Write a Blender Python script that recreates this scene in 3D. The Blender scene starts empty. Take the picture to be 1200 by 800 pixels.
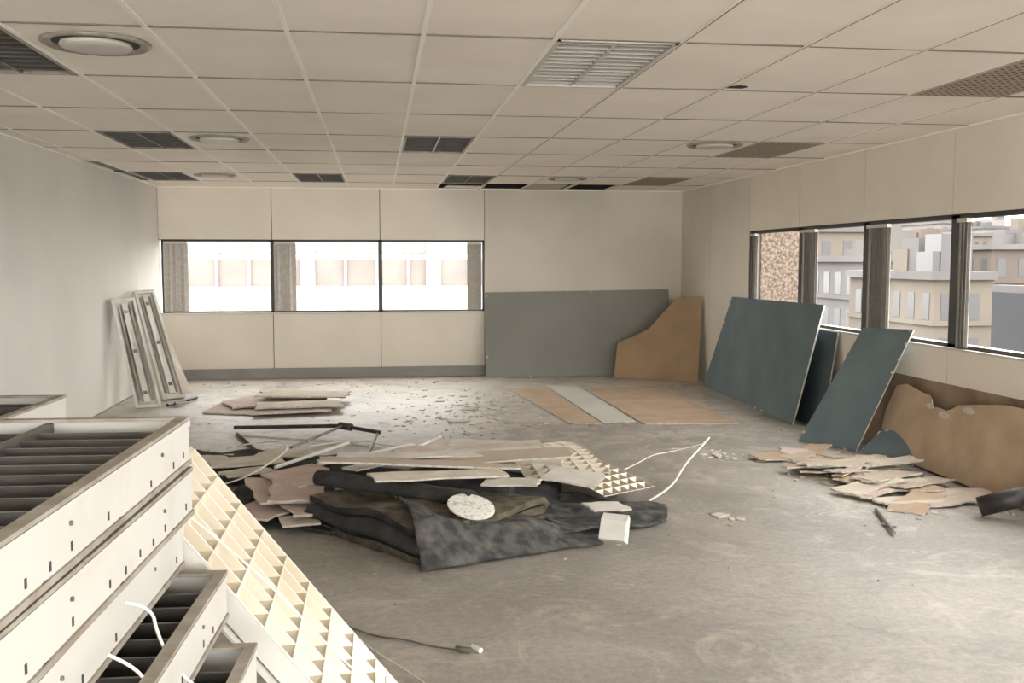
import bpy, math, random
from mathutils import Vector, Matrix, noise
random.seed(7)
sc=bpy.context.scene
sc.view_settings.view_transform='Standard'
sc.view_settings.look='None'
sc.view_settings.exposure=0.0

# ------------------------------------------------------------------ materials
def lin(c):
    o=[]
    for x in c:
        x/=255.0
        o.append(x/12.92 if x<=.04045 else ((x+.055)/1.055)**2.4)
    return (o[0],o[1],o[2],1)
def mat(name,c1,c2=None,rough=.7,scale=4.0,metal=0.0,bump=0.0,bscale=40.0,detail=6,lo=.35,hi=.65,spec=.5):
    m=bpy.data.materials.new(name); m.use_nodes=True
    nt=m.node_tree; b=nt.nodes["Principled BSDF"]
    b.inputs["Roughness"].default_value=rough; b.inputs["Metallic"].default_value=metal
    b.inputs["Specular IOR Level"].default_value=spec
    b.inputs["Base Color"].default_value=lin(c1)
    tc=nt.nodes.new("ShaderNodeTexCoord")
    if c2:
        n=nt.nodes.new("ShaderNodeTexNoise"); n.inputs["Scale"].default_value=scale; n.inputs["Detail"].default_value=detail
        r=nt.nodes.new("ShaderNodeValToRGB")
        r.color_ramp.elements[0].position=lo; r.color_ramp.elements[1].position=hi
        r.color_ramp.elements[0].color=lin(c1); r.color_ramp.elements[1].color=lin(c2)
        nt.links.new(tc.outputs["Object"],n.inputs["Vector"]); nt.links.new(n.outputs["Fac"],r.inputs["Fac"])
        nt.links.new(r.outputs["Color"],b.inputs["Base Color"])
    if bump:
        n2=nt.nodes.new("ShaderNodeTexNoise"); n2.inputs["Scale"].default_value=bscale; n2.inputs["Detail"].default_value=5
        bp=nt.nodes.new("ShaderNodeBump"); bp.inputs["Strength"].default_value=bump; bp.inputs["Distance"].default_value=.01
        nt.links.new(tc.outputs["Object"],n2.inputs["Vector"]); nt.links.new(n2.outputs["Fac"],bp.inputs["Height"])
        nt.links.new(bp.outputs["Normal"],b.inputs["Normal"])
    return m

M={}
M['plaster']=mat('plaster',(212,208,202),(220,216,210),.85,1.2,bump=.15,bscale=60)
M['panel']=mat('wall_panel',(218,210,195),(226,218,204),.6,1.5)
M['wallbeige']=mat('wall_paint',(208,200,185),(217,209,195),.75,1.2)
M['gap']=mat('seam_gap',(60,54,48),None,.9)
M['raw']=mat('raw_wall',(120,98,78),(150,130,108),.9,3,bump=.3)
M['base']=mat('baseboard_paint',(132,130,124),(142,140,134),.5,2)
M['tile']=mat('ceiling_tile',(236,228,216),(243,236,225),.9,1.6,bump=.35,bscale=120)
M['tbar']=mat('ceiling_tbar',(246,243,236),None,.5)
M['tbar_d']=mat('ceiling_cross_bar',(112,103,94),None,.6)
M['plenum']=mat('plenum_shade',(30,27,25),(46,42,38),.95,2)  # near-black colour paints in the shade above the ceiling
M['bronze']=mat('bronze_frame',(34,30,27),(44,39,35),.4,6)
M['sill']=mat('window_sill_paint',(196,190,180),None,.6)
M['blind']=mat('blind_fabric',(160,155,147),(176,170,162),.9,20)
M['blindr']=mat('blind_fabric_dark',(150,146,140),(164,160,153),.9,20)
M['white']=mat('white_enamel',(200,198,192),(184,179,170),.4,5,lo=.5,hi=.85)
M['whitebd']=mat('white_board',(218,215,208),(198,191,180),.7,4)
M['rim']=mat('dirty_rim',(160,154,144),(132,122,109),.5,12)
M['slat']=mat('louvre_slat',(108,105,100),(92,88,83),.4,8)
M['slatw']=mat('louvre_slat_white',(196,192,184),None,.45)
M['inside']=mat('fixture_inside',(64,61,58),(48,45,43),.7,8)
M['insidew']=mat('fixture_inside_light',(120,112,102),(100,92,84),.7,4)
M['dark']=mat('hole_shade',(18,17,16),None,.8)  # near-black colour stands in for the shade inside holes
M['alu']=mat('louvre_aluminium',(224,216,198),(202,190,168),.30,2.5,metal=.45)
M['aluedge']=mat('louvre_edge',(214,208,194),None,.4)
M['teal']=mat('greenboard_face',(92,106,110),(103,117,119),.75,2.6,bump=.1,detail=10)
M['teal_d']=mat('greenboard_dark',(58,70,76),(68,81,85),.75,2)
M['edge']=mat('gypsum_edge',(205,200,190),(170,160,148),.9,20)
M['grey']=mat('grey_board',(134,133,126),(142,141,134),.75,1.2)
M['greyl']=mat('light_grey_board',(188,184,174),(198,194,184),.75,1.2)
M['tan']=mat('tan_paper',(148,122,92),(162,136,104),.8,2.5)
M['tan2']=mat('tan_paper_torn',(170,147,122),(184,161,136),.85,4)
M['brownbd']=mat('brown_board',(176,162,146),(188,175,159),.85,3)
M['pink']=mat('pinkish_tile',(188,168,157),(204,186,175),.9,6)
M['cream']=mat('cream_tile',(208,199,184),(188,177,161),.9,7)
M['felt']=mat('black_felt',(38,38,38),(60,58,56),.95,9,bump=1.0,bscale=90)
M['carpet']=mat('grey_carpet',(58,58,58),(110,108,103),.95,13,bump=1.0,bscale=160,lo=.40,hi=.72,detail=14)
M['olive']=mat('carpet_underlay',(108,98,80),(66,60,52),.95,14,bump=1.0,bscale=100)
M['blackp']=mat('black_plastic',(34,33,32),(56,52,48),.5,10)
M['cable']=mat('white_cable',(222,218,206),None,.5)
M['metalg']=mat('grey_metal',(130,128,122),(95,90,84),.4,12,metal=.5)
M['speck']=mat('speckled_disc',(222,220,212),(140,136,130),.7,45,lo=.5,hi=.75)
M['vent']=mat('vent_brown',(168,154,138),(156,142,126),.7,4)
M['bfac']=mat('facade_white',(162,160,156),(156,154,150),.9,.3)
M['bwin']=mat('facade_window',(92,84,79),(106,97,91),.5,.6)
M['bspan']=mat('facade_spandrel',(128,126,123),(120,118,115),.9,.4)
M['stone']=mat('city_stone',(82,75,66),(68,62,54),.9,.1)
M['stone2']=mat('city_plaster',(94,90,85),(80,77,71),.9,.1)
M['stone3']=mat('city_grey',(62,60,59),(76,73,71),.9,.1)
M['brick']=mat('city_brick',(78,67,58),(64,56,50),.9,.1)
M['cwin']=mat('city_window',(34,33,34),(44,42,42),.4,.2)
M['roofd']=mat('dark_roof',(24,25,29),(34,35,39),.8,.8)
M['ground']=mat('street',(60,58,56),(70,68,64),.9,.05)
m=mat('aggregate_pier',(72,60,50),(112,99,88),.95,28,bump=1.0,bscale=40,lo=.4,hi=.6); M['agg']=m

# floor
m=bpy.data.materials.new('concrete_floor'); m.use_nodes=True; M['floor']=m
nt=m.node_tree; N=nt.nodes; L=nt.links; b=N["Principled BSDF"]; b.inputs["Roughness"].default_value=.5
tc=N.new("ShaderNodeTexCoord")
def nz(s,d=8,dist=0.0,rough=.6):
    n=N.new("ShaderNodeTexNoise"); n.inputs["Scale"].default_value=s; n.inputs["Detail"].default_value=d
    n.inputs["Distortion"].default_value=dist; n.inputs["Roughness"].default_value=rough
    L.new(tc.outputs["Object"],n.inputs["Vector"]); return n
def ramp(src,p0,c0,p1,c1):
    r=N.new("ShaderNodeValToRGB"); r.color_ramp.elements[0].position=p0; r.color_ramp.elements[0].color=c0
    r.color_ramp.elements[1].position=p1; r.color_ramp.elements[1].color=c1; L.new(src,r.inputs["Fac"]); return r
def mix(t,fac,a,bb):
    x=N.new("ShaderNodeMix"); x.data_type='RGBA'; x.blend_type=t
    if isinstance(fac,float): x.inputs[0].default_value=fac
    else: L.new(fac,x.inputs[0])
    L.new(a,x.inputs[6]); L.new(bb,x.inputs[7]); return x.outputs[2]
def math_(op,a,b2):
    x=N.new("ShaderNodeMath"); x.operation=op
    for i,q in enumerate((a,b2)):
        if isinstance(q,(int,float)): x.inputs[i].default_value=q
        else: L.new(q,x.inputs[i])
    return x.outputs[0]
W=(1,1,1,1);K=(0,0,0,1)
base=ramp(nz(.7,8,.6).outputs["Fac"],.35,lin((158,153,146)),.66,lin((186,180,172)))
fine=ramp(nz(26,9,0,.8).outputs["Fac"],.32,lin((186,184,182)),.68,lin((255,254,252)))
c=mix('MULTIPLY',.8,base.outputs[0],fine.outputs[0])
sep=N.new("ShaderNodeSeparateXYZ"); L.new(tc.outputs["Object"],sep.inputs[0])
mr=N.new("ShaderNodeMapRange"); mr.inputs[1].default_value=7.0; mr.inputs[2].default_value=10.5; mr.inputs[3].default_value=.08; mr.inputs[4].default_value=-.03
L.new(sep.outputs[1],mr.inputs[0])
pn=math_('SUBTRACT',nz(2.1,12,1.0,.8).outputs["Fac"],mr.outputs[0])
patch=ramp(pn,.44,K,.56,W)
pcol=N.new("ShaderNodeRGB"); pcol.outputs[0].default_value=lin((212,203,189))
c=mix('MIX',math_('MULTIPLY',patch.outputs[0],.5),c,pcol.outputs[0])
dk=ramp(nz(1.3,14,.8,.82).outputs["Fac"],.50,K,.62,W)
dcol=N.new("ShaderNodeRGB"); dcol.outputs[0].default_value=lin((122,115,107))
c=mix('MIX',math_('MULTIPLY',dk.outputs[0],.42),c,dcol.outputs[0])
dk2=ramp(nz(6.5,12,.3,.8).outputs["Fac"],.58,K,.66,W)
c=mix('MIX',math_('MULTIPLY',dk2.outputs[0],.35),c,dcol.outputs[0])
mpg=N.new("ShaderNodeMapping"); mpg.inputs["Rotation"].default_value=(0,0,.5); mpg.inputs["Scale"].default_value=(.6,5,1)
L.new(tc.outputs["Object"],mpg.inputs[0])
st=N.new("ShaderNodeTexNoise"); st.inputs["Scale"].default_value=1.6; st.inputs["Detail"].default_value=9; st.inputs["Roughness"].default_value=.7; L.new(mpg.outputs[0],st.inputs["Vector"])
sr=ramp(st.outputs["Fac"],.58,K,.7,W)
c=mix('MIX',math_('MULTIPLY',sr.outputs[0],.3),c,pcol.outputs[0])
vo=N.new("ShaderNodeTexVoronoi"); vo.feature='DISTANCE_TO_EDGE'; vo.inputs["Scale"].default_value=.35
mp=N.new("ShaderNodeVectorMath"); mp.operation='ADD'
L.new(tc.outputs["Object"],mp.inputs[0]); L.new(nz(1.0,5).outputs["Color"],mp.inputs[1]); L.new(mp.outputs[0],vo.inputs["Vector"])
cr=ramp(vo.outputs["Distance"],.001,W,.005,K)
c=mix('MIX',math_('MULTIPLY',cr.outputs[0],.3),c,dcol.outputs[0])
L.new(c,b.inputs["Base Color"])
bp=N.new("ShaderNodeBump"); bp.inputs["Strength"].default_value=.3; bp.inputs["Distance"].default_value=.02
L.new(nz(9,10,0,.75).outputs["Fac"],bp.inputs["Height"]); L.new(bp.outputs["Normal"],b.inputs["Normal"])

# ------------------------------------------------------------------ mesh builder
class MB:
    def __init__(s): s.v=[]; s.f=[]; s.m=[]; s.mats=[]; s.X=Matrix.Identity(4)
    def mi(s,k):
        if k not in s.mats: s.mats.append(k)
        return s.mats.index(k)
    def add(s,vs,fs,k):
        o=len(s.v); s.v+= [tuple(s.X@Vector(p)) for p in vs]
        i=s.mi(k)
        for f in fs: s.f.append([o+a for a in f]); s.m.append(i)
    def box(s,a,b,k):
        x0,y0,z0=a; x1,y1,z1=b
        if x0>x1:x0,x1=x1,x0
        if y0>y1:y0,y1=y1,y0
        if z0>z1:z0,z1=z1,z0
        s.add([(x0,y0,z0),(x1,y0,z0),(x1,y1,z0),(x0,y1,z0),(x0,y0,z1),(x1,y0,z1),(x1,y1,z1),(x0,y1,z1)],
              [(0,3,2,1),(4,5,6,7),(0,1,5,4),(1,2,6,5),(2,3,7,6),(3,0,4,7)],k)
    def plate(s,pts,th,k,ke=None,kb=None):
        P=[Vector(p) for p in pts]; n=Vector((0,0,0))
        for i in range(len(P)):
            a,b2=P[i],P[(i+1)%len(P)]
            n+=Vector(((a.y-b2.y)*(a.z+b2.z),(a.z-b2.z)*(a.x+b2.x),(a.x-b2.x)*(a.y+b2.y)))
        n.normalize(); N_=len(P)
        Q=[p-n*th for p in P]
        s.add(P,[tuple(range(N_))],k)
        s.add(Q,[tuple(reversed(range(N_)))],kb or k)
        s.add(P+Q,[(i,i+N_,(i+1)%N_+N_,(i+1)%N_) for i in range(N_)],ke or k)
    def cyl(s,a,b,r,k,seg=12,r2=None):
        a=Vector(a);b=Vector(b);d=(b-a).normalized();r2=r if r2 is None else r2
        u=d.orthogonal().normalized();w=d.cross(u)
        A=[a+(u*math.cos(t)+w*math.sin(t))*r for t in [2*math.pi*i/seg for i in range(seg)]]
        B=[b+(u*math.cos(t)+w*math.sin(t))*r2 for t in [2*math.pi*i/seg for i in range(seg)]]
        s.add(A+B,[(i,(i+1)%seg,(i+1)%seg+seg,i+seg) for i in range(seg)]+[tuple(reversed(range(seg))),tuple(range(seg,2*seg))],k)
    def lathe(s,c,prof,k,seg=40):
        c=Vector(c); vs=[];fs=[]
        for r,z in prof:
            for i in range(seg):
                t=2*math.pi*i/seg; vs.append(c+Vector((r*math.cos(t),r*math.sin(t),z)))
        for j in range(len(prof)-1):
            for i in range(seg):
                fs.append((j*seg+i,j*seg+(i+1)%seg,(j+1)*seg+(i+1)%seg,(j+1)*seg+i))
        s.add(vs,fs,k)
    def grid(s,fn,nu,nv,k):
        vs=[fn(i/nu,j/nv) for j in range(nv+1) for i in range(nu+1)]
        fs=[(j*(nu+1)+i,j*(nu+1)+i+1,(j+1)*(nu+1)+i+1,(j+1)*(nu+1)+i) for j in range(nv) for i in range(nu)]
        s.add(vs,fs,k)
    def make(s,name,smooth=False,solid=0,bevel=0):
        me=bpy.data.meshes.new(name); me.from_pydata(s.v,[],s.f)
        for k in s.mats: me.materials.append(M[k])
        for p,i in zip(me.polygons,s.m): p.material_index=i; p.use_smooth=smooth
        me.update()
        o=bpy.data.objects.new(name,me); bpy.context.collection.objects.link(o)
        if solid:
            md=o.modifiers.new('solid','SOLIDIFY'); md.thickness=solid; md.offset=-1
        if bevel:
            md=o.modifiers.new('bev','BEVEL'); md.width=bevel; md.segments=2; md.limit_method='ANGLE'
        return o
def shard(mb,cx,cy,z,rx,ry,th,ang,k,n=7,tilt=0,jit=.25,tx=0):
    pts=[]
    R=Matrix.Rotation(ang,3,'Z')@Matrix.Rotation(tilt,3,'X')@Matrix.Rotation(tx,3,'Y')
    for i in range(n):
        t=2*math.pi*(i+random.uniform(-.25,.25))/n
        r=1+random.uniform(-jit,jit)
        pts.append(Vector((cx,cy,z))+R@Vector((rx*r*math.cos(t),ry*r*math.sin(t),0)))
    mb.plate(pts,th,k,'edge' if th>.008 else None)
def slab(mb,cx,cy,z,l,w,th,ang,k,tilt=0,roll=0,rag=0.0,ke='edge'):
    R=Matrix.Rotation(ang,3,'Z')@Matrix.Rotation(tilt,3,'Y')@Matrix.Rotation(roll,3,'X')
    a,b2=l/2,w/2
    if rag:
        pts=[]
        for (x,y,ex,ey) in [(-a,-b2,1,0),(a,-b2,0,1),(a,b2,-1,0),(-a,b2,0,-1)]:
            L_=l if ex else w
            for q in range(4):
                t=q/4; j=random.uniform(-rag,rag) if q else random.uniform(-rag,rag)*.5
                pts.append((x+ex*L_*t+(0 if ex else j),y+ey*L_*t+(j if ex else 0),0))
    else: pts=[(-a,-b2,0),(a,-b2,0),(a,b2,0),(-a,b2,0)]
    mb.plate([Vector((cx,cy,z))+R@Vector(p) for p in pts],th,k,ke)
def curve(name,pts,r,k,cyc=False):
    cu=bpy.data.curves.new(name,'CURVE'); cu.dimensions='3D'; cu.bevel_depth=r; cu.bevel_resolution=2
    sp=cu.splines.new('NURBS'); sp.points.add(len(pts)-1)
    for p,q in zip(sp.points,pts): p.co=(q[0],q[1],q[2],1)
    sp.use_endpoint_u=True; sp.order_u=3
    cu.materials.append(M[k])
    o=bpy.data.objects.new(name,cu); bpy.context.collection.objects.link(o); return o

XL,XR,YB,YF,H=-2.92,4.33,13.85,-3.0,2.6
# ------------------------------------------------------------------ shell
mb=MB(); mb.box((XL-.2,YF-.2,-.15),(XR+.2,YB+.2,0),'floor'); mb.make('floor')
mb=MB(); mb.box((XL-.15,YF-.15,0),(XL,YB+.15,3.0),'plaster'); mb.make('wall_left')

g=.005
mb=MB()
T=.14
sx=[-2.92,-1.43,.03,1.48]
mb.box((XL,YB+.012,0),(1.48,YB+T,.90),'gap'); mb.box((XL,YB+.012,1.89),(1.48,YB+T,2.6),'gap')
mb.box((1.48+.004,YB,0),(XR,YB+T,2.6),'wallbeige'); mb.box((XL,YB,2.6),(XR,YB+T,3.0),'plenum')  # wall above the ceiling coloured dark so the tile gaps look shaded
for i in range(3):
    a,b2=sx[i]+g,sx[i+1]-g
    mb.box((a,YB,.02),(b2,YB+.02,.895),'panel'); mb.box((a,YB,1.895),(b2,YB+.02,2.598),'panel')
mb.make('wall_back')
mb=MB(); mb.box((-2.86,YB-.05,0),(1.47,YB-.001,.10),'base'); mb.box((-2.86,YB-.055,.10),(1.47,YB-.001,.135),'base'); mb.make('baseboard_back',bevel=.004)
mb=MB(); mb.box((XL+.0005,6,0),(XL+.012,YB-.06,.012),'base'); mb.make('trim_1')
for i in range(3):
    a,b2=sx[i],sx[i+1]
    if i==0: a+=.03
    mb=MB(); y0,y1=YB+.03,YB+.09; z0,z1=.90,1.89
    for (p,q) in [(a,a+.028),(b2-.028,b2)]: mb.box((p,y0,z0),(q,y1,z1),'bronze')
    mb.box((a,y0,z0),(b2,y1,z0+.025),'bronze'); mb.box((a,y0,z1-.025),(b2,y1,z1),'bronze')
    mb.box((a,YB-.015,z0-.02),(b2,YB+T,z0+.001),'sill')
    mb.make('window_%d'%(i+1))
def blind(name,axis,c0,c1,fixed,z0,z1,k='blind',backing=False):
    mb=MB(); n=max(3,int(abs(c1-c0)/.035))
    for i in range(n):
        c=c0+(c1-c0)*(i+.5)/n; ang=.5+random.uniform(-.15,.15); hw=.038
        if axis=='y': ang=.22+random.uniform(-.12,.12)
        dx,dy=math.cos(ang)*hw*.75,math.sin(ang)*hw
        if axis=='x': p,q=(c-dx,fixed-dy),(c+dx,fixed+dy)
        else: p,q=(fixed-dy,c-dx),(fixed+dy,c+dx)
        mb.plate([(p[0],p[1],z0),(q[0],q[1],z0),(q[0],q[1],z1-.03),(p[0],p[1],z1-.03)],.002,k)
    if axis=='x': mb.box((c0,fixed-.02,z1-.03),(c1,fixed+.02,z1),'sill')
    else: mb.box((fixed-.02,c0,z1-.03),(fixed+.02,c1,z1),'sill')
    if backing: mb.box((fixed+.018,c0,z0),(fixed+.022,c1,z1-.03),k)
    return mb.make(name)
for a,b2 in [(-2.85,-2.55),(-1.40,-1.12),(1.24,1.43)]: blind('vertical_blind','x',a,b2,YB-.0+.0,.925,1.865)

# right wall
mb=MB()
ry=[11.23-1.39*i for i in range(0,11)]
mb.box((XR+.012,YF,0),(XR+T,11.23,.94),'gap'); mb.box((XR+.012,YF,1.95),(XR+T,11.23,3.0),'gap')
mb.box((XR,11.236,0),(XR+T,12.62,3.0),'wallbeige'); mb.box((XR,12.628,0),(XR+T,YB+.001,3.0),'wallbeige')
mb.box((XR+.012,11.2,0),(XR+T-.01,13,2.9),'gap')
for i in range(10):
    b2,a=ry[i]-g,ry[i+1]+g
    mb.box((XR,a,1.955),(XR+.02,b2,2.598),'panel')
    zlo=.66 if ry[i+1]<8 else .02
    mb.box((XR,a,zlo),(XR+.02,b2,.93),'panel')
mb.box((XR+.004,YF,0),(XR+.02,8.44,.66),'raw')
mb.box((XR,YF,0),(XR+T,ry[-1],3.0),'wallbeige')
mb.make('wall_right')
for i in range(10):
    b2,a=ry[i],ry[i+1]
    mb=MB(); x0,x1=XR+.03,XR+.11; z0,z1=.94,1.95
    for (p,q) in [(a,a+.055),(b2-.055,b2)]: mb.box((x0,p,z0),(x1,q,z1),'bronze')
    mb.box((x0,a,z0),(x1,b2,z0+.03),'bronze'); mb.box((x0,a,z1-.03),(x1,b2,z1),'bronze')
    mb.box((XR-.012,a,z0-.015),(XR+T,b2,z0+.001),'sill')
    mb.make('window_%d'%(i+4))
for a,b2 in [(11.0,11.15),(9.42,9.75),(8.0,8.36),(6.84,6.97),(5.3,5.58)]: blind('vertical_blind','y',a,b2,XR+.0,.955,1.92,'blindr',True)

# front wall behind camera; its wide opening is added to let in more light
mb=MB()
mb.box((XL,YF-T,0),(XR,YF,.7),'wallbeige'); mb.box((XL,YF-T,2.3),(XR,YF,3),'wallbeige')
mb.box((XL,YF-T,.7),(-2.6,YF,2.3),'wallbeige'); mb.box((4.0,YF-T,.7),(XR,YF,2.3),'wallbeige')
for x in (-1,.7,2.4): mb.box((x-.04,YF-.1,.7),(x+.04,YF-.03,2.3),'bronze')
mb.make('wall_front')

# ------------------------------------------------------------------ ceiling
GX=lambda k: .21+.5925*k
GY=lambda r: 4.49+1.19*r
missing={(1,7),(2,7),(3,7),(4,7),(-6,5),(-6,6)}
fix={(1,0),(0,3),(-4,3),(-2,6),(-5,6),(-4,0),(5,0),(5,3),(1,6),(5,6)}
mb=MB()
for k in range(-6,8):
    for r in range(-7,8):
        if (k,r) in missing or (k,r) in fix: continue
        x0,x1=max(GX(k),XL),min(GX(k+1),XR); y0,y1=max(GY(r),YF),min(GY(r+1),YB)
        if x1-x0<.03 or y1-y0<.03: continue
        dz=[random.uniform(-.003,.003) for _ in range(4)]
        e=.004; z=2.6
        p=[(x0+e,y0+e,z+dz[0]),(x0+e,y1-e,z+dz[1]),(x1-e,y1-e,z+dz[2]),(x1-e,y0+e,z+dz[3])]
        mb.plate(p,.015,'tile')
for k in range(-5,8):
    x=GX(k)
    if x<XR: mb.box((x-.011,YF,2.594),(x+.011,YB,2.612),'tbar' if k<2 else 'tile')
    if x<XR and k>=2: mb.box((x-.0035,YF,2.5935),(x+.0035,YB,2.60),'tbar_d')
for r in range(-6,8):
    y=GY(r); mb.box((XL,y-.007,2.5965),(XR,y+.007,2.61),'tbar_d')
mb.box((XL,YF,2.588),(XL+.02,YB,2.61),'tbar'); mb.box((XR-.02,YF,2.588),(XR,YB,2.61),'tbar')
mb.box((XL,YB-.02,2.588),(XR,YB,2.61),'tbar')
mb.box((XL-.1,YF-.1,2.95),(XR+.1,YB+.1,3.1),'plenum')
mb.make('ceiling')

def fixture(k,r,ms,mi,name='ceiling_light_fixture'):
    x0,x1,y0,y1=GX(k)+.012,GX(k+1)-.012,GY(r)+.01,GY(r+1)-.01
    mb=MB(); zb=2.592; zt=2.70
    for a,b2 in [((x0,y0),(x0+.02,y1)),((x1-.02,y0),(x1,y1)),((x0,y0),(x1,y0+.02)),((x0,y1-.02),(x1,y1))]:
        mb.box((a[0],a[1],zb),(b2[0],b2[1],zt),'slatw' if ms=='slatw' else 'rim')
    mb.box((x0,y0,zt),(x1,y1,zt+.01),mi)
    xm=(x0+x1)/2; mb.box((xm-.008,y0,zb+.004),(xm+.008,y1,zb+.05),ms)
    n=13 if ms=='slatw' else 11
    for i in range(1,n):
        y=y0+(y1-y0)*i/n; mb.plate([(x0,y-.008,zb+.006),(x1,y-.008,zb+.006),(x1,y+.008,zb+.05),(x0,y+.008,zb+.05)],.004,ms)
    mb.make(name)
fixture(1,0,'slatw','inside')
for k,r in [(0,3),(1,6)]: fixture(k,r,'slat','insidew')
for k,r in [(-4,3),(-2,6),(-5,6),(-4,0)]: fixture(k,r,'slat','inside')
def pvent(k,r):
    x0,x1,y0,y1=GX(k)+.012,GX(k+1)-.012,GY(r)+.01,GY(r+1)-.01
    mb=MB(); mb.box((x0,y0,2.592),(x1,y1,2.605),'vent')
    for i in range(11):
        for j in range(22):
            x=x0+.04+(x1-x0-.08)*i/10; y=y0+.04+(y1-y0-.08)*j/21
            mb.cyl((x,y,2.5912),(x,y,2.596),.011,'dark',6)
    mb.make('ceiling_air_vent')
for r in (0,3,6): pvent(5,r)
def rdiff(k,y,s=.24):
    x=(GX(k)+GX(k+1))/2; mb=MB()
    mb.lathe((x,y,2.598),[(s,0),(s,-.006),(s*.93,-.016),(s*.80,-.004),(s*.78,.0)],'rim')
    mb.lathe((x,y,2.598),[(s*.79,-.002),(s*.62,-.003)],'inside')
    mb.lathe((x,y,2.598),[(s*.64,-.004),(s*.66,-.016),(s*.62,-.026),(s*.3,-.028),(.0001,-.028)],'slatw')
    mb.make('round_ceiling_diffuser',smooth=True)
for k,y in [(-3,4.85),(-3,8.42),(4,8.3),(-4,11.95),(3,11.9)]: rdiff(k,y)
mb=MB(); random.seed(3); shard(mb,2.05,5.55,2.5965,.06,.05,.003,0,'dark',7); mb.make('ceiling_hole_patch')  # dark patch under the tile, painted shade in place of an opening
mb=MB(); slab(mb,1.15,13.3,2.597,.5,.3,.012,.1,'tile',tilt=.0); mb.box((2.0,13.0,2.60),(2.5,13.8,2.61),'brownbd')
mb.make('loose_ceiling_tile')

# ------------------------------------------------------------------ leaning boards, right side
def board(name,BL,BR,TR,TL,th,kf,kb=None,n=6):
    BL,BR,TR,TL=map(Vector,(BL,BR,TR,TL)); mb=MB()
    nrm=((BR-BL).cross(TL-BL)).normalized()
    def f(u,v): return (BL*(1-u)+BR*u)*(1-v)+(TL*(1-u)+TR*u)*v
    mb.grid(f,n,n,kf); mb.grid(lambda u,v:f(1-u,v)-nrm*th,n,n,kb or kf)
    for (e0,e1) in [((0,0),(1,0)),((1,0),(1,1)),((1,1),(0,1)),((0,1),(0,0))]:
        def g2(u,v,e0=e0,e1=e1):
            p=f(e0[0]+(e1[0]-e0[0])*u,e0[1]+(e1[1]-e0[1])*u); return p-nrm*th*v
        mb.grid(g2,n,1,'edge')
    random.seed(int(abs(BL.y*100)+abs(TR.z*10)))
    for q in range(12):
        e=random.choice([0,1,2,3]); t=random.uniform(.03,.97); d=random.uniform(.003,.012)
        u,v=[(t,d),(1-d,t),(t,1-d),(d,t)][e]
        p=f(u,v)+nrm*.0015; ax=(BR-BL).normalized(); ay=(TL-BL).normalized(); r=random.uniform(.008,.022)
        pts=[p+ax*math.cos(s_)*r*random.uniform(.5,1.2)+ay*math.sin(s_)*r*random.uniform(.5,1.2) for s_ in [0,1.05,2.1,3.14,4.2,5.2]]
        mb.plate(pts,.001,'edge')
    return mb.make(name)
board('grey_drywall_board',(1.47,13.52,0.002),(4.12,13.50,0.002),(4.13,13.82,1.20),(1.47,13.82,1.165),.014,'grey')
mb=MB(); mb.plate([(3.19,13.2,0.002),(4.21,12.67,0.002),(4.29,12.80,1.13),(4.01,12.95,1.117),(3.86,13.02,.94),(3.64,13.07,.685),(3.42,13.18,.56),(3.25,13.24,.489)],.014,'tan','edge'); mb.make('brown_drywall_offcut')
board('green_drywall_board',(4.14,12.25,0.003),(4.00,9.14,0.003),(4.265,9.07,1.18),(4.275,11.61,1.17),.016,'teal')
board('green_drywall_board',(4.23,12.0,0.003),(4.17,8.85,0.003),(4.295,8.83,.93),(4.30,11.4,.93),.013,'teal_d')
board('green_drywall_board',(3.69,8.30,0.003),(3.97,7.78,0.003),(4.285,7.48,1.05),(4.21,8.18,1.02),.016,'teal')
board('green_drywall_offcut',(3.98,7.74,0.003),(4.12,7.15,0.003),(4.24,7.12,.24),(4.17,7.72,.2),.013,'teal')
tp=[(7.75,.02),(5.2,.02),(5.2,.60),(5.7,.63),(6.2,.62),(6.5,.58),(6.75,.54),(6.82,.50),(6.9,.475),(7.0,.485),(7.1,.48),(7.13,.53),(7.18,.56),(7.3,.565),(7.4,.58),(7.55,.60),(7.7,.57),(7.78,.35)]
def tb(y,z): return (4.10+.03*(y-6.25)+.235*z,y,z)
mb=MB(); mb.plate([tb(y,z) for y,z in tp],.012,'tan2','edge')
for (yc,zc,r) in [(6.9,.44,.05),(6.6,.52,.05),(7.12,.48,.04)]:
    pts=[]
    for i in range(7):
        t=2*math.pi*i/7; q=Vector(tb(yc+math.cos(t)*r*1.6,zc+math.sin(t)*r*.5)); q.x-=.004; pts.append(q)
    mb.plate(pts[::-1],.001,'edge')
mb.make('torn_drywall_sheet')
mb=MB(); mb.cyl((3.72,5.66,.065),(4.02,5.52,.18),.062,'blackp',20,.066); mb.cyl((4.02,5.52,.18),(4.10,5.35,.42),.066,'blackp',20,.06)
mb.make('black_pipe_insulation',smooth=True)
mb=MB(); random.seed(12)
for i in range(44):
    t=random.random(); y=7.7-1.75*t+random.uniform(-.1,.1); x=3.50+.12*t+random.uniform(-.30,.26)
    hh=.010+.08*max(0,1-abs(t-.5)*2.4)*random.random()
    kk=random.choice(['cream','cream','pink','brownbd','brownbd','tan2'])
    slab(mb,x,y,hh+.02,random.uniform(.2,.60),random.uniform(.08,.24),.012,random.uniform(-.6,.6)+.3,kk,tilt=random.uniform(-.09,.09),roll=random.uniform(-.10,.05),rag=.03)
mb.make('broken_tile_pile')
mb=MB(); mb.cyl((3.15,5.88,.014),(2.97,5.32,.02),.010,'metalg',8); mb.box((3.02,5.48,.004),(3.07,5.56,.014),'metalg'); mb.make('metal_ceiling_hanger')

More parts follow.
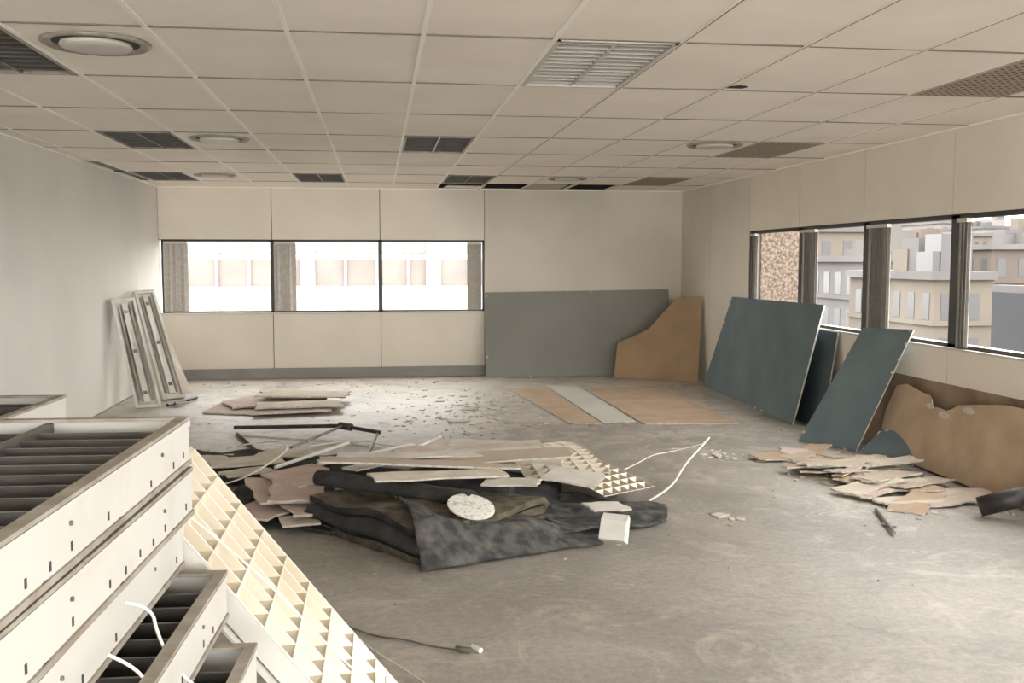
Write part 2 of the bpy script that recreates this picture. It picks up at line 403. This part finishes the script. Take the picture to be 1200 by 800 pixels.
# ------------------------------------------------------------------ flat boards on floor
mb=MB(); mb.plate([(1.62,12.2,.014),(1.85,9.5,.014),(2.16,9.42,.014),(2.1,12.3,.014)],.012,'tan2','edge'); mb.make('brown_floor_board')
mb=MB(); mb.plate([(2.12,12.4,.018),(2.18,9.46,.018),(2.52,9.5,.018),(2.5,12.3,.018)],.012,'greyl','edge'); mb.make('grey_floor_board')
mb=MB(); mb.plate([(2.56,12.2,.014),(2.57,9.35,.014),(3.50,9.27,.014),(3.5,11.9,.014)],.012,'tan2','edge'); mb.make('brown_floor_board')
mb=MB(); random.seed(5)
mb.plate([(-1.85,10.65,.02),(-1.3,10.45,.02),(-.95,10.6,.02),(-.9,11.9,.02),(-1.45,12.05,.02),(-1.75,11.5,.02)],.015,'pink','edge')
mb.plate([(-1.3,10.3,.045),(-.5,10.45,.045),(-.6,11.4,.05),(-1.3,11.5,.05)],.015,'pink','edge')
slab(mb,-.85,10.75,.075,.9,.45,.015,.05,'cream',rag=.03); slab(mb,-.85,11.35,.11,1.0,.5,.015,-.1,'cream',rag=.04,tilt=.02)
slab(mb,-1.4,11.1,.05,.5,.6,.015,.3,'pink',rag=.04)
mb.make('stacked_board_offcuts')

def lean_fixture(BL,BR,TL,TR,name):
    BL,BR,TR,TL=map(Vector,(BL,BR,TR,TL)); n=((BR-BL).cross(TL-BL)).normalized(); mb=MB()
    f=lambda u,v,h=0:(BL*(1-u)+BR*u)*(1-v)+(TL*(1-u)+TR*u)*v+n*h
    def bx(u0,u1,v0,v1,h0,h1,k):
        P=[f(u0,v0,h0),f(u1,v0,h0),f(u1,v1,h0),f(u0,v1,h0),f(u0,v0,h1),f(u1,v0,h1),f(u1,v1,h1),f(u0,v1,h1)]
        mb.add(P,[(0,3,2,1),(4,5,6,7),(0,1,5,4),(1,2,6,5),(2,3,7,6),(3,0,4,7)],k)
    bx(0,1,0,1,0,.02,'whitebd'); bx(0,.12,0,1,.02,.06,'whitebd'); bx(.88,1,0,1,.02,.06,'whitebd')
    bx(.12,.88,0,.03,.02,.06,'whitebd'); bx(.12,.88,.97,1,.02,.06,'whitebd')
    bx(.38,.62,.05,.95,.02,.05,'whitebd'); bx(.22,.30,.06,.94,.02,.035,'base'); bx(.70,.78,.06,.94,.02,.035,'base')
    for q in (.12,.5,.86): bx(.42,.58,q,q+.03,.05,.058,'slat')
    return mb.make(name,bevel=.003)
lean_fixture((-2.66,11.25,0),(-2.40,11.32,0),(-2.87,11.2,1.19),(-2.74,11.68,1.2),'fluorescent_light_housing')
lean_fixture((-2.50,11.75,0),(-2.28,11.95,0),(-2.84,12.0,1.24),(-2.70,12.35,1.25),'fluorescent_light_housing')
mb=MB(); mb.plate([(-2.45,12.3,.0),(-2.3,12.55,.0),(-2.80,12.7,1.24),(-2.86,12.35,1.24)],.012,'cream','edge'); mb.make('leaning_ceiling_tile')
mb=MB(); mb.cyl((-2.3,11.15,.03),(-2.1,11.75,.03),.02,'blackp'); shard(mb,-2.2,11.3,.05,.07,.05,.02,.4,'blackp'); mb.make('black_plastic_scrap')

# ------------------------------------------------------------------ troffers
def troffer(mb,bx_,by_,ang,ztop,Lg,Wd,Hh,detail=True):
    mb.X=Matrix.Translation((bx_,by_,ztop))@Matrix.Rotation(ang,4,'Z')
    t=.006
    mb.box((-t,-Lg,-Hh+.004),(0,0,0),'white'); mb.box((-Wd,-Lg,-Hh+.004),(-Wd+t,0,0),'white')
    mb.box((-Wd+t,-t,-Hh+.004),(-t,0,0),'white'); mb.box((-Wd+t,-Lg,-Hh+.004),(-t,-Lg+t,0),'white')
    mb.box((-.022,-Lg,-.003),(.003,.003,.004),'rim'); mb.box((-Wd-.003,-Lg,-.003),(-Wd+.022,.003,.004),'rim')
    mb.box((-Wd+.022,-.022,-.003),(-.022,.003,.004),'rim'); mb.box((-Wd+.022,-Lg,-.003),(-.022,-Lg+.022,.004),'rim')
    mb.box((0,-Lg,-.018),(.004,0,-.004),'white'); mb.box((0,-Lg,-Hh+.006),(.005,0,-Hh+.016),'rim')
    mb.box((-Wd+t,-Lg+t,-Hh+.02),(-t,-t,-Hh+.026),'inside')
    mb.box((-Wd/2-.008,-Lg+t,-.075),(-Wd/2+.008,-t,-.006),'slat')
    n=int(Lg/.085)
    for i in range(1,n):
        y=-Lg*i/n
        mb.plate([(-Wd+t,y-.02,-.012),(-t,y-.02,-.012),(-t,y+.014,-.07),(-Wd+t,y+.014,-.07)],.003,'slat')
    if detail:
        random.seed(int(ztop*1000))
        for i in range(16):
            y=-.06-i*Lg/16.5; zz=-Hh*.78 if i%2 else -Hh*.74
            if random.random()<.6: mb.box((.0,y,zz),(.0015,y+.006,zz+.014),'inside')
            if i%4==1: mb.box((.0,y-.03,-Hh*.9),(.002,y-.01,-Hh*.85),'inside')
            if i%6==2: mb.cyl((0,y,-Hh*.35),(.004,y,-Hh*.35),.004,'metalg',8)
        mb.box((-.32,0,-Hh*.7),(-.25,.002,-Hh*.3),'dark')
    mb.X=Matrix.Identity(4)
HB=1.25/11
offs=[(-.43,2.30),(-.425,2.29),(-.445,2.27),(-.346,2.24),(-.265,2.09),(-.29,2.2),(-.33,2.22),(-.28,2.18),(-.31,2.2),(-.3,2.21),(-.3,2.2)]
angs=[-.044,-.05,-.04,-.05,-.055,-.04,-.05,-.045,-.04,-.05,-.045]
for i,((x,y),a) in enumerate(zip(offs,angs)):
    mb=MB(); troffer(mb,x,y,a,1.25-.004-HB*i,1.45,.6,HB-.004); mb.make('fluorescent_troffer')
HC=1.13/10
for i in range(10):
    zt=1.13-.004-HC*i
    mb=MB(); random.seed(40+i); troffer(mb,-1.08+random.uniform(-.06,.03),3.62+random.uniform(-.12,.05),random.uniform(-.06,.03),zt,1.2,.6,HC-.004,False); mb.make('fluorescent_troffer')

def louvre(mb,o,ex,ey,nx,ny,depth,k='alu',rimk='aluedge',bend=0.0,t=.0018):
    o,ex,ey=Vector(o),Vector(ex),Vector(ey); n=ex.cross(ey).normalized()
    def P(i,j):
        v=j/ny; return o+ex*(i/nx)+ey*v+n*(bend*math.sin(math.pi*v))
    for i in range(nx):
        for j in range(ny):
            A=[P(i,j),P(i+1,j),P(i+1,j+1),P(i,j+1)]
            m_=(A[0]+A[2])/2-n*depth
            mb.add([A[0],A[1],A[2],A[3],m_],[(0,1,4),(1,2,4),(2,3,4),(3,0,4)],k)
    for i in range(nx+1):
        for j in range(ny): mb.cyl(P(i,j),P(i,j+1),t,rimk,5)
    for j in range(ny+1): mb.cyl(P(0,j),P(nx,j),t,rimk,5)
mb=MB()
top=Vector((-.533,2.34,1.06)); foot=Vector((.30,2.34,.004)); wv=Vector((0,.58,0))
louvre(mb,foot,wv,(top-foot),6,13,.042)
nn=(wv.cross(top-foot)).normalized()
def bar(a,b2,w,h,k):
    a,b2,w,h=map(Vector,(a,b2,w,h)); P=[a,b2,b2+w,a+w]; Q=[p+h for p in P]
    mb.add(P+Q,[(0,3,2,1),(4,5,6,7),(0,1,5,4),(1,2,6,5),(2,3,7,6),(3,0,4,7)],k)
bar(foot-wv*.035,top-wv*.035,wv*.03,-nn*.05,'white'); bar(foot+wv,top+wv,wv*.02,-nn*.03,'white')
bar(foot-wv*.09-nn*.055,top-wv*.09-nn*.055,wv*.09,-nn*.006,'white')
bar(top,top+wv,(top-foot).normalized()*.012,-nn*.04,'white')
mb.make('parabolic_louvre_panel')

curve('white_cable',[(-.435,1.72,1.02),(-.40,1.76,1.0),(-.40,1.80,.93),(-.38,1.84,.85),(-.32,1.86,.78),(-.25,1.8,.70)],.003,'cable')
curve('white_cable',[(-.44,1.62,.97),(-.40,1.66,.93),(-.39,1.70,.86),(-.40,1.68,.78),(-.34,1.6,.7)],.003,'cable')
curve('white_cable',[(-.44,2.36,1.0),(-.30,2.40,.86),(-.10,2.45,.60),(.02,2.6,.42),(.0,2.8,.42),(.06,2.95,.3),(.3,3.2,.006),(.2,3.6,.006),(-.1,4.1,.006),(-.12,4.21,.006)],.0025,'cable')
curve('grey_cable',[(-.2,4.35,.006),(-.05,4.15,.006),(.1,4.1,.006),(.2,4.0,.006),(.35,3.93,.008)],.004,'metalg')
mb=MB(); mb.cyl((.30,3.95,.014),(.36,3.92,.014),.013,'metalg',8); mb.cyl((.37,3.97,.012),(.40,3.92,.012),.011,'whitebd',8); mb.make('cable_plug')

# ------------------------------------------------------------------ central pile
nzf=lambda x,y,s=1.0,o=0: noise.noise(Vector((x*s,y*s,o)))
def folded(name,o,d1,d2,L1,L2,layers,th,k,ke):
    o=Vector(o); d1=Vector(d1).normalized(); d2=Vector(d2).normalized(); mb=MB()
    prof=[]
    for l in range(layers):
        z=th*.6+l*th*1.25
        xs=[i/8 for i in range(9)]
        if l%2: xs=xs[::-1]
        for x in xs: prof.append((x*L2,z))
        xe=L2+th*.6 if l%2==0 else -th*.6
        if l<layers-1: prof.append((xe,z+th*.62))
    nL=14; ht=th*.46
    pts=[Vector((a,b2)) for a,b2 in prof]; n=len(pts)
    up=[];dn=[]
    for i in range(n):
        t=(pts[min(i+1,n-1)]-pts[max(i-1,0)]).normalized(); q=Vector((-t.y,t.x)); up.append(pts[i]+q*ht); dn.append(pts[i]-q*ht)
    ring=up+dn[::-1]; R=len(ring); vs=[]
    for j in range(nL+1):
        s_=j/nL
        for (a,zz) in ring:
            w=.05*nzf(s_*3,a*2,1,3)+.02*nzf(s_*9,zz*20,1,5)
            sag=1+.25*nzf(s_*2.5,a*2.5,1,9)
            p=o+d1*(s_*L1+.04*nzf(zz*30,a*3,1,1))+d2*(a+w*1.4); vs.append((p.x,p.y,max(.003,zz*sag)))
    fs=[]
    for j in range(nL):
        for i in range(R): fs.append((j*R+i,j*R+(i+1)%R,(j+1)*R+(i+1)%R,(j+1)*R+i))
    nup=len(up)
    mb.add(vs,[f for q,f in enumerate(fs) if (q%R)<nup],k); mb.add(vs,[f for q,f in enumerate(fs) if (q%R)>=nup],ke)
    for j in (0,nL):
        for i in range(n-1):
            a,b2,c2,d=i,i+1,R-2-i,R-1-i
            mb.add([vs[j*R+a],vs[j*R+b2],vs[j*R+c2],vs[j*R+d]],[(0,1,2,3)],ke)
    return mb.make(name,smooth=True)
folded('folded_carpet',(-.42,5.95,0),(.60,-.80,0),(.80,.60,0),1.05,.95,4,.042,'felt','olive')
def roll(name,a,b2,r,k,turns=2.6):
    a,b2=Vector(a),Vector(b2); d=(b2-a).normalized(); u=Vector((0,0,1)); w=d.cross(u).normalized(); u=w.cross(d)
    mb=MB(); n=60
    def f(s_,t):
        th_=t*turns*2*math.pi; rr=r*(.25+.75*t)*(1+.06*nzf(s_*5,t*3))
        return a.lerp(b2,s_)+u*math.sin(th_)*rr*.8+w*math.cos(th_)*rr
    mb.grid(f,10,n,k); return mb.make(name,smooth=True,solid=.012)
roll('carpet_roll',(-.38,6.12,.27),(.52,5.55,.24),.070,'felt')
roll('carpet_roll',(-.30,6.40,.25),(.80,5.95,.20),.075,'felt')
def drape(name,corners,hf,k,nu=48,nv=40,solid=.012,edgej=.03):
    A,B,C,D=[Vector((p[0],p[1],0)) for p in corners]; mb=MB()
    def f(u,v):
        p=(A*(1-u)+B*u)*(1-v)+(D*(1-u)+C*u)*v
        e=edgej*nzf(u*7,v*7,1,4)
        p.x+=e; p.y+=edgej*nzf(u*7,v*7,1,8); p.z=max(solid+.004,hf(u,v)); return p
    mb.grid(f,nu,nv,k); return mb.make(name,smooth=True,solid=solid)
def h1(u,v):
    w=.026*math.sin(u*11+v*4)+.03*nzf(u*4,v*4,1,2)+.022*nzf(u*12,v*10,1,6)
    base=.15*(1-u)**.8*min(1,v*6+.0)+.06*(1-u)*(v>.02)+.02
    return base*(.4+.6*min(1,v*5))+w*min(1,v*5)*(1-.5*u)+.01
drape('grey_carpet_sheet',[(.20,4.98),(1.25,5.38),(1.15,6.35),(.05,5.95)],h1,'carpet')
drape('grey_carpet_sheet',[(1.0,5.42),(1.72,5.72),(1.85,6.15),(.9,6.5)],lambda u,v:.03+.04*(1-u)+.03*nzf(u*4,v*4,1,7)+.015*math.sin(u*7+v*5),'carpet')
drape('black_felt_sheet',[(-.30,5.75),(1.1,5.75),(1.3,7.0),(-.2,7.2)],lambda u,v:.18*math.sin(math.pi*min(1,max(0,u)))**.5*math.sin(math.pi*v)**.5+.04*nzf(u*4,v*4,1,3)+.02,'felt')
drape('black_felt_sheet',[(-.95,6.05),(-.25,5.75),(-.35,7.3),(-1.0,7.1)],lambda u,v:.035+.03*nzf(u*5,v*5,1,3),'felt')
drape('black_felt_sheet',[(-1.45,7.35),(-.6,6.9),(-.3,8.1),(-1.5,8.4)],lambda u,v:.04+.05*nzf(u*4,v*5,1,8),'felt')
mb=MB(); random.seed(21)
slab(mb,-.62,6.5,.12,.42,.75,.014,.25,'pink',rag=.02,tilt=.08); slab(mb,-.52,6.35,.15,.35,.6,.014,.05,'pink',rag=.02,tilt=.05)
slab(mb,-.72,6.15,.08,.35,.4,.014,-.5,'pink',rag=.02); slab(mb,-.42,6.05,.10,.3,.35,.014,.3,'pink',rag=.02,tilt=.1); slab(mb,-.48,5.9,.07,.22,.22,.014,.2,'cream')
slab(mb,-.5,6.7,.17,.4,.5,.014,.6,'pink',tilt=-.05)
mb.make('broken_pink_tile')
mb=MB(); random.seed(22)
B=[(.25,6.15,.345,1.25,.17,.06,'brownbd'),(.35,5.85,.33,.85,.16,.32,'cream'),(.66,6.35,.33,1.15,.2,-.12,'brownbd'),(.2,6.45,.34,.95,.14,-.05,'whitebd'),
   (.78,5.80,.285,.34,.16,-.35,'whitebd'),(1.22,6.10,.24,.34,.26,-.5,'whitebd'),(.15,6.75,.28,.75,.14,.5,'cream'),(.45,7.0,.24,.7,.2,.15,'whitebd'),
   (-.1,6.9,.22,.6,.12,-.3,'whitebd'),(.9,7.1,.24,.6,.24,.1,'cream'),(.55,7.7,.1,.6,.40,.25,'whitebd'),(.85,8.1,.06,.6,.4,-.15,'whitebd'),(.35,8.1,.05,.4,.3,.4,'cream'),
   (.7,6.7,.29,.9,.16,.2,'whitebd'),(.0,6.35,.31,.5,.14,.7,'whitebd'),(.95,6.55,.27,.55,.14,-.35,'cream'),(.5,7.35,.18,.8,.25,-.1,'cream'),(1.0,7.6,.16,.5,.3,.4,'whitebd'),
   (.05,7.4,.15,.6,.22,.35,'whitebd'),(-.05,7.8,.08,.5,.25,-.2,'cream'),(1.35,5.75,.13,.25,.16,.3,'whitebd')]
for x,y,z,l,w,a,k in B: slab(mb,x,y,z,l,w,.012,a,k,tilt=random.uniform(-.08,.08),roll=random.uniform(-.16,.04)+.12,rag=.016)
mb.make('broken_board_pieces')
mb=MB(); random.seed(23)
for x,y,z,l,w,a in [(-1.0,7.6,.10,.55,.35,.2),(-.75,7.9,.09,.4,.25,-.3),(-.95,7.2,.10,.35,.2,.5),(-1.35,7.9,.06,.4,.3,.1)]: slab(mb,x,y,z,l,w,.012,a,random.choice(['whitebd','cream']),rag=.02)
mb.make('broken_white_panel')
mb=MB(); mb.cyl((-.75,7.2,.12),(-.25,7.9,.16),.014,'whitebd'); mb.cyl((-.45,7.1,.15),(.25,7.55,.2),.014,'whitebd'); mb.cyl((.1,7.3,.15),(.5,8.1,.16),.012,'whitebd'); mb.make('fluorescent_tube')
mb=MB(); louvre(mb,(.95,6.28,.17),(.62,.30,-.02),(-.08,1.2,.0),6,12,.035,bend=.05,t=.0025); mb.make('louvre_panel')
mb=MB(); louvre(mb,(1.40,6.02,.12),(.44,.40,-.04),(-.45,1.25,.04),6,12,.035,bend=.03,t=.0025); mb.make('louvre_panel')
mb=MB(); mb.X=Matrix.Translation((.50,5.42,.235))@Matrix.Rotation(.28,4,'X')@Matrix.Rotation(.15,4,'Y')
mb.lathe((0,0,0),[(.0001,-.012),(.125,-.012),(.135,-.004),(.135,.004),(.12,.008),(.0001,.010)],'speck'); mb.X=Matrix.Identity(4); mb.make('round_diffuser_plate')
mb=MB(); mb.X=Matrix.Translation((1.17,5.42,.12))@Matrix.Rotation(.9,4,'Z')@Matrix.Rotation(.35,4,'Y')
mb.plate([(-.03,-.09,-.08),(.03,-.09,-.09),(.035,-.08,.05),(.0,-.085,.07),(-.035,-.09,.03)],-.15,'whitebd'); mb.X=Matrix.Identity(4); mb.make('plaster_chunk',bevel=.004)
mb=MB(); mb.cyl((-1.35,9.43,.05),(-.35,9.1,.10),.018,'blackp'); mb.cyl((-.35,9.1,.10),(.0,8.75,.09),.018,'blackp'); mb.cyl((-.36,9.12,.10),(-.26,9.0,.10),.034,'blackp',16)
mb.cyl((-.02,8.78,.08),(-.10,7.95,.04),.012,'metalg'); mb.cyl((-.35,9.05,.1),(-.75,8.45,.03),.012,'metalg')
mb.cyl((-1.3,9.25,.02),(-1.0,8.3,.02),.015,'olive')
mb.make('black_support_pole')
curve('white_cable',[(-1.5,8.3,.01),(-1.2,7.0,.03),(-.95,6.9,.10),(-.75,7.3,.16),(-.7,7.9,.14),(-.9,8.5,.1),(-1.3,8.6,.01)],.006,'cable')
curve('white_cable',[(1.7,6.7,.14),(1.9,7.0,.13),(2.1,7.4,.10),(2.3,7.5,.10),(2.57,7.51,.16)],.004,'cable')
curve('white_cable',[(1.77,6.31,.01),(1.95,6.4,.06),(2.2,6.9,.12),(2.45,7.3,.16),(2.6,7.52,.2)],.008,'cable')
curve('white_cable',[(-.6,8.6,.01),(-.2,8.9,.02),(.1,8.2,.05),(.3,8.5,.02)],.005,'cable')

# ------------------------------------------------------------------ debris scatter
mb=MB(); random.seed(99)
def scat(n,x0,x1,y0,y1,s0,s1,ks,gauss=False):
    for _ in range(n):
        if gauss: x=random.gauss((x0+x1)/2,(x1-x0)/4); y=random.gauss((y0+y1)/2,(y1-y0)/4)
        else: x=random.uniform(x0,x1); y=random.uniform(y0,y1)
        x=min(max(x,XL+.1),XR-.32); y=min(y,YB-.45)
        s=random.uniform(s0,s1)*random.choice([.4,.5,.7,1,1.4])
        shard(mb,x,y,.005+s*.1,s,s*random.uniform(.4,.9),min(.010,.003+s*.12),random.uniform(0,3.1),random.choice(ks),random.choice([4,5,6]),tilt=random.uniform(-.12,.12))
kk=['cream','brownbd','greyl','pink','brownbd','brownbd','base']
scat(260,.0,1.9,8.4,11.8,.006,.038,kk,True); scat(70,-2.6,4.0,12.8,13.4,.008,.03,kk); scat(140,-2.3,1.8,9.0,13.2,.005,.022,kk)
scat(10,.4,1.4,9.0,11.6,.05,.11,['cream','brownbd','pink'],True)
scat(120,-1.6,2.2,5.2,8.6,.006,.025,kk); scat(180,3.0,4.1,5.6,8.2,.008,.045,['cream','pink','brownbd','tan2'],True); scat(50,2.2,3.9,6.0,11.5,.006,.025,kk)
scat(22,2.55,2.95,7.5,8.1,.02,.05,['cream','whitebd'],True); scat(45,-.5,3.6,4.2,7.0,.004,.009,kk); scat(5,2.1,2.3,5.8,5.95,.03,.05,['cream'])
mb.make('plaster_debris')

# ------------------------------------------------------------------ exterior
mb=MB(); mb.box((-150,-100,-16),(500,600,-15.8),'ground'); mb.make('street_ground')
mb=MB(); Y=42.0; XE=9.0
mb.box((-30,Y,-15.8),(XE,Y+10,9),'bfac')
for zc in range(-4,3):
    z0=.60+zc*3.6
    mb.box((-30,Y-.05,z0),(XE,Y+.02,z0+1.1),'bwin')
    mb.box((-30,Y-.05,z0+1.35),(XE,Y+.02,z0+2.1),'bspan')
x=-30
while x<XE:
    mb.box((x,Y-.20,-15.8),(x+.10,Y,9),'bfac'); x+=1.3
x=-29.2
while x<XE:
    mb.box((x,Y-.3,-15.8),(x+.5,Y,9),'bfac'); x+=5.2
mb.make('office_building')
mb=MB(); mb.box((4.52,11.32,-15),(5.10,12.1,3.2),'agg'); mb.make('aggregate_concrete_pier')
def bld(name,r0,r1,Y0,sl,k,wy=2.4,wz=3.4,ww=1.0,wh=1.9,dep=22):
    x0,x1,y0,y1,z1=r0*Y0,r1*Y0,Y0,Y0+dep,1.6+sl*Y0
    mb=MB(); mb.box((x0,y0,-15.8),(x1,y1,z1),k); mb.box((x0-.4,y0-.4,z1-.5),(x1,y1,z1+.05),'stone3')
    z=z1-1.4
    while z>-14:
        y=y0+wy/2
        while y<y1-.5: mb.box((x0-.03,y-ww/2,z-wh),(x0+.05,y+ww/2,z),'cwin'); y+=wy
        x=x0+wy/2
        while x<x1-.5: mb.box((x-ww/2,y0-.03,z-wh),(x+ww/2,y0+.05,z),'cwin'); x+=wy
        mb.box((x0-.2,y0-.2,z-wz+wh*.45),(x1,y1,z-wz+wh*.45+.3),k)
        z-=wz
    random.seed(int(Y0*10+r0*100))
    for i in range(9):
        a=random.uniform(x0,x1-3); b3=random.uniform(y0,y0+6); mb.box((a,b3,z1),(a+random.uniform(1,3),b3+2,z1+random.uniform(.5,2.6)),random.choice([k,'stone3','cwin']))
    mb.make(name)
bld('stone_building',.435,.525,100,.036,'stone'); bld('city_building',.50,.575,170,.033,'stone2'); bld('city_building',.545,.60,240,.045,'stone3')
bld('city_building',.575,.655,125,.016,'brick'); bld('city_building',.60,.65,210,.043,'stone2'); bld('city_building',.535,.60,75,.006,'stone3',2.2,3.2,1.1,1.9)
bld('city_building',.65,.70,190,.038,'stone2'); bld('stone_building',.69,.80,145,.032,'stone'); bld('city_building',.595,.665,62,-.012,'stone',1.9,3.0,.9,1.8,12); bld('city_building',.66,.78,95,.018,'brick')
bld('city_building',.30,.44,160,.02,'stone2')
mb=MB(); mb.box((13,12,-15.8),(22,19.6,.95),'roofd'); mb.box((14,14,.95),(16,17,1.35),'roofd'); mb.box((13,12,.95),(13.2,19.6,1.1),'stone3'); mb.make('dark_roof_building')

# ------------------------------------------------------------------ light
w=bpy.data.worlds.new('World'); sc.world=w; w.use_nodes=True
bg=w.node_tree.nodes['Background']; bg.inputs[0].default_value=(1.0,.985,.955,1); bg.inputs[1].default_value=12.6
def area(name,loc,rot,sx_,sy_,portal=True,e=0,col=(1,1,1)):
    l=bpy.data.lights.new(name,'AREA'); l.shape='RECTANGLE'; l.size=sx_; l.size_y=sy_; l.energy=e; l.color=col
    if portal: l.cycles.is_portal=True
    o=bpy.data.objects.new(name,l); bpy.context.collection.objects.link(o); o.location=loc; o.rotation_euler=rot
area('portal_right',(XR+.16,(11.2+YF)/2,1.445),(0,math.pi/2,0),1.0,11.2-YF)
area('portal_back',((XL+1.48)/2,YB+.18,1.395),(-math.pi/2,0,0),4.4,1.0)
area('added_front_fill',(.7,YF-.2,1.5),(math.pi/2,0,0),6.6,1.6,False,180,(1,.985,.96))  # unseen fill lamp behind the camera, added to brighten the room

cam=bpy.data.cameras.new('camera'); co=bpy.data.objects.new('camera',cam); bpy.context.collection.objects.link(co)
cam.lens=34.8; cam.sensor_width=36; cam.sensor_fit='HORIZONTAL'; cam.clip_end=2000
co.location=(0,0,1.6); co.rotation_euler=(math.radians(90-4.63),0,math.radians(-7.68))
sc.camera=co
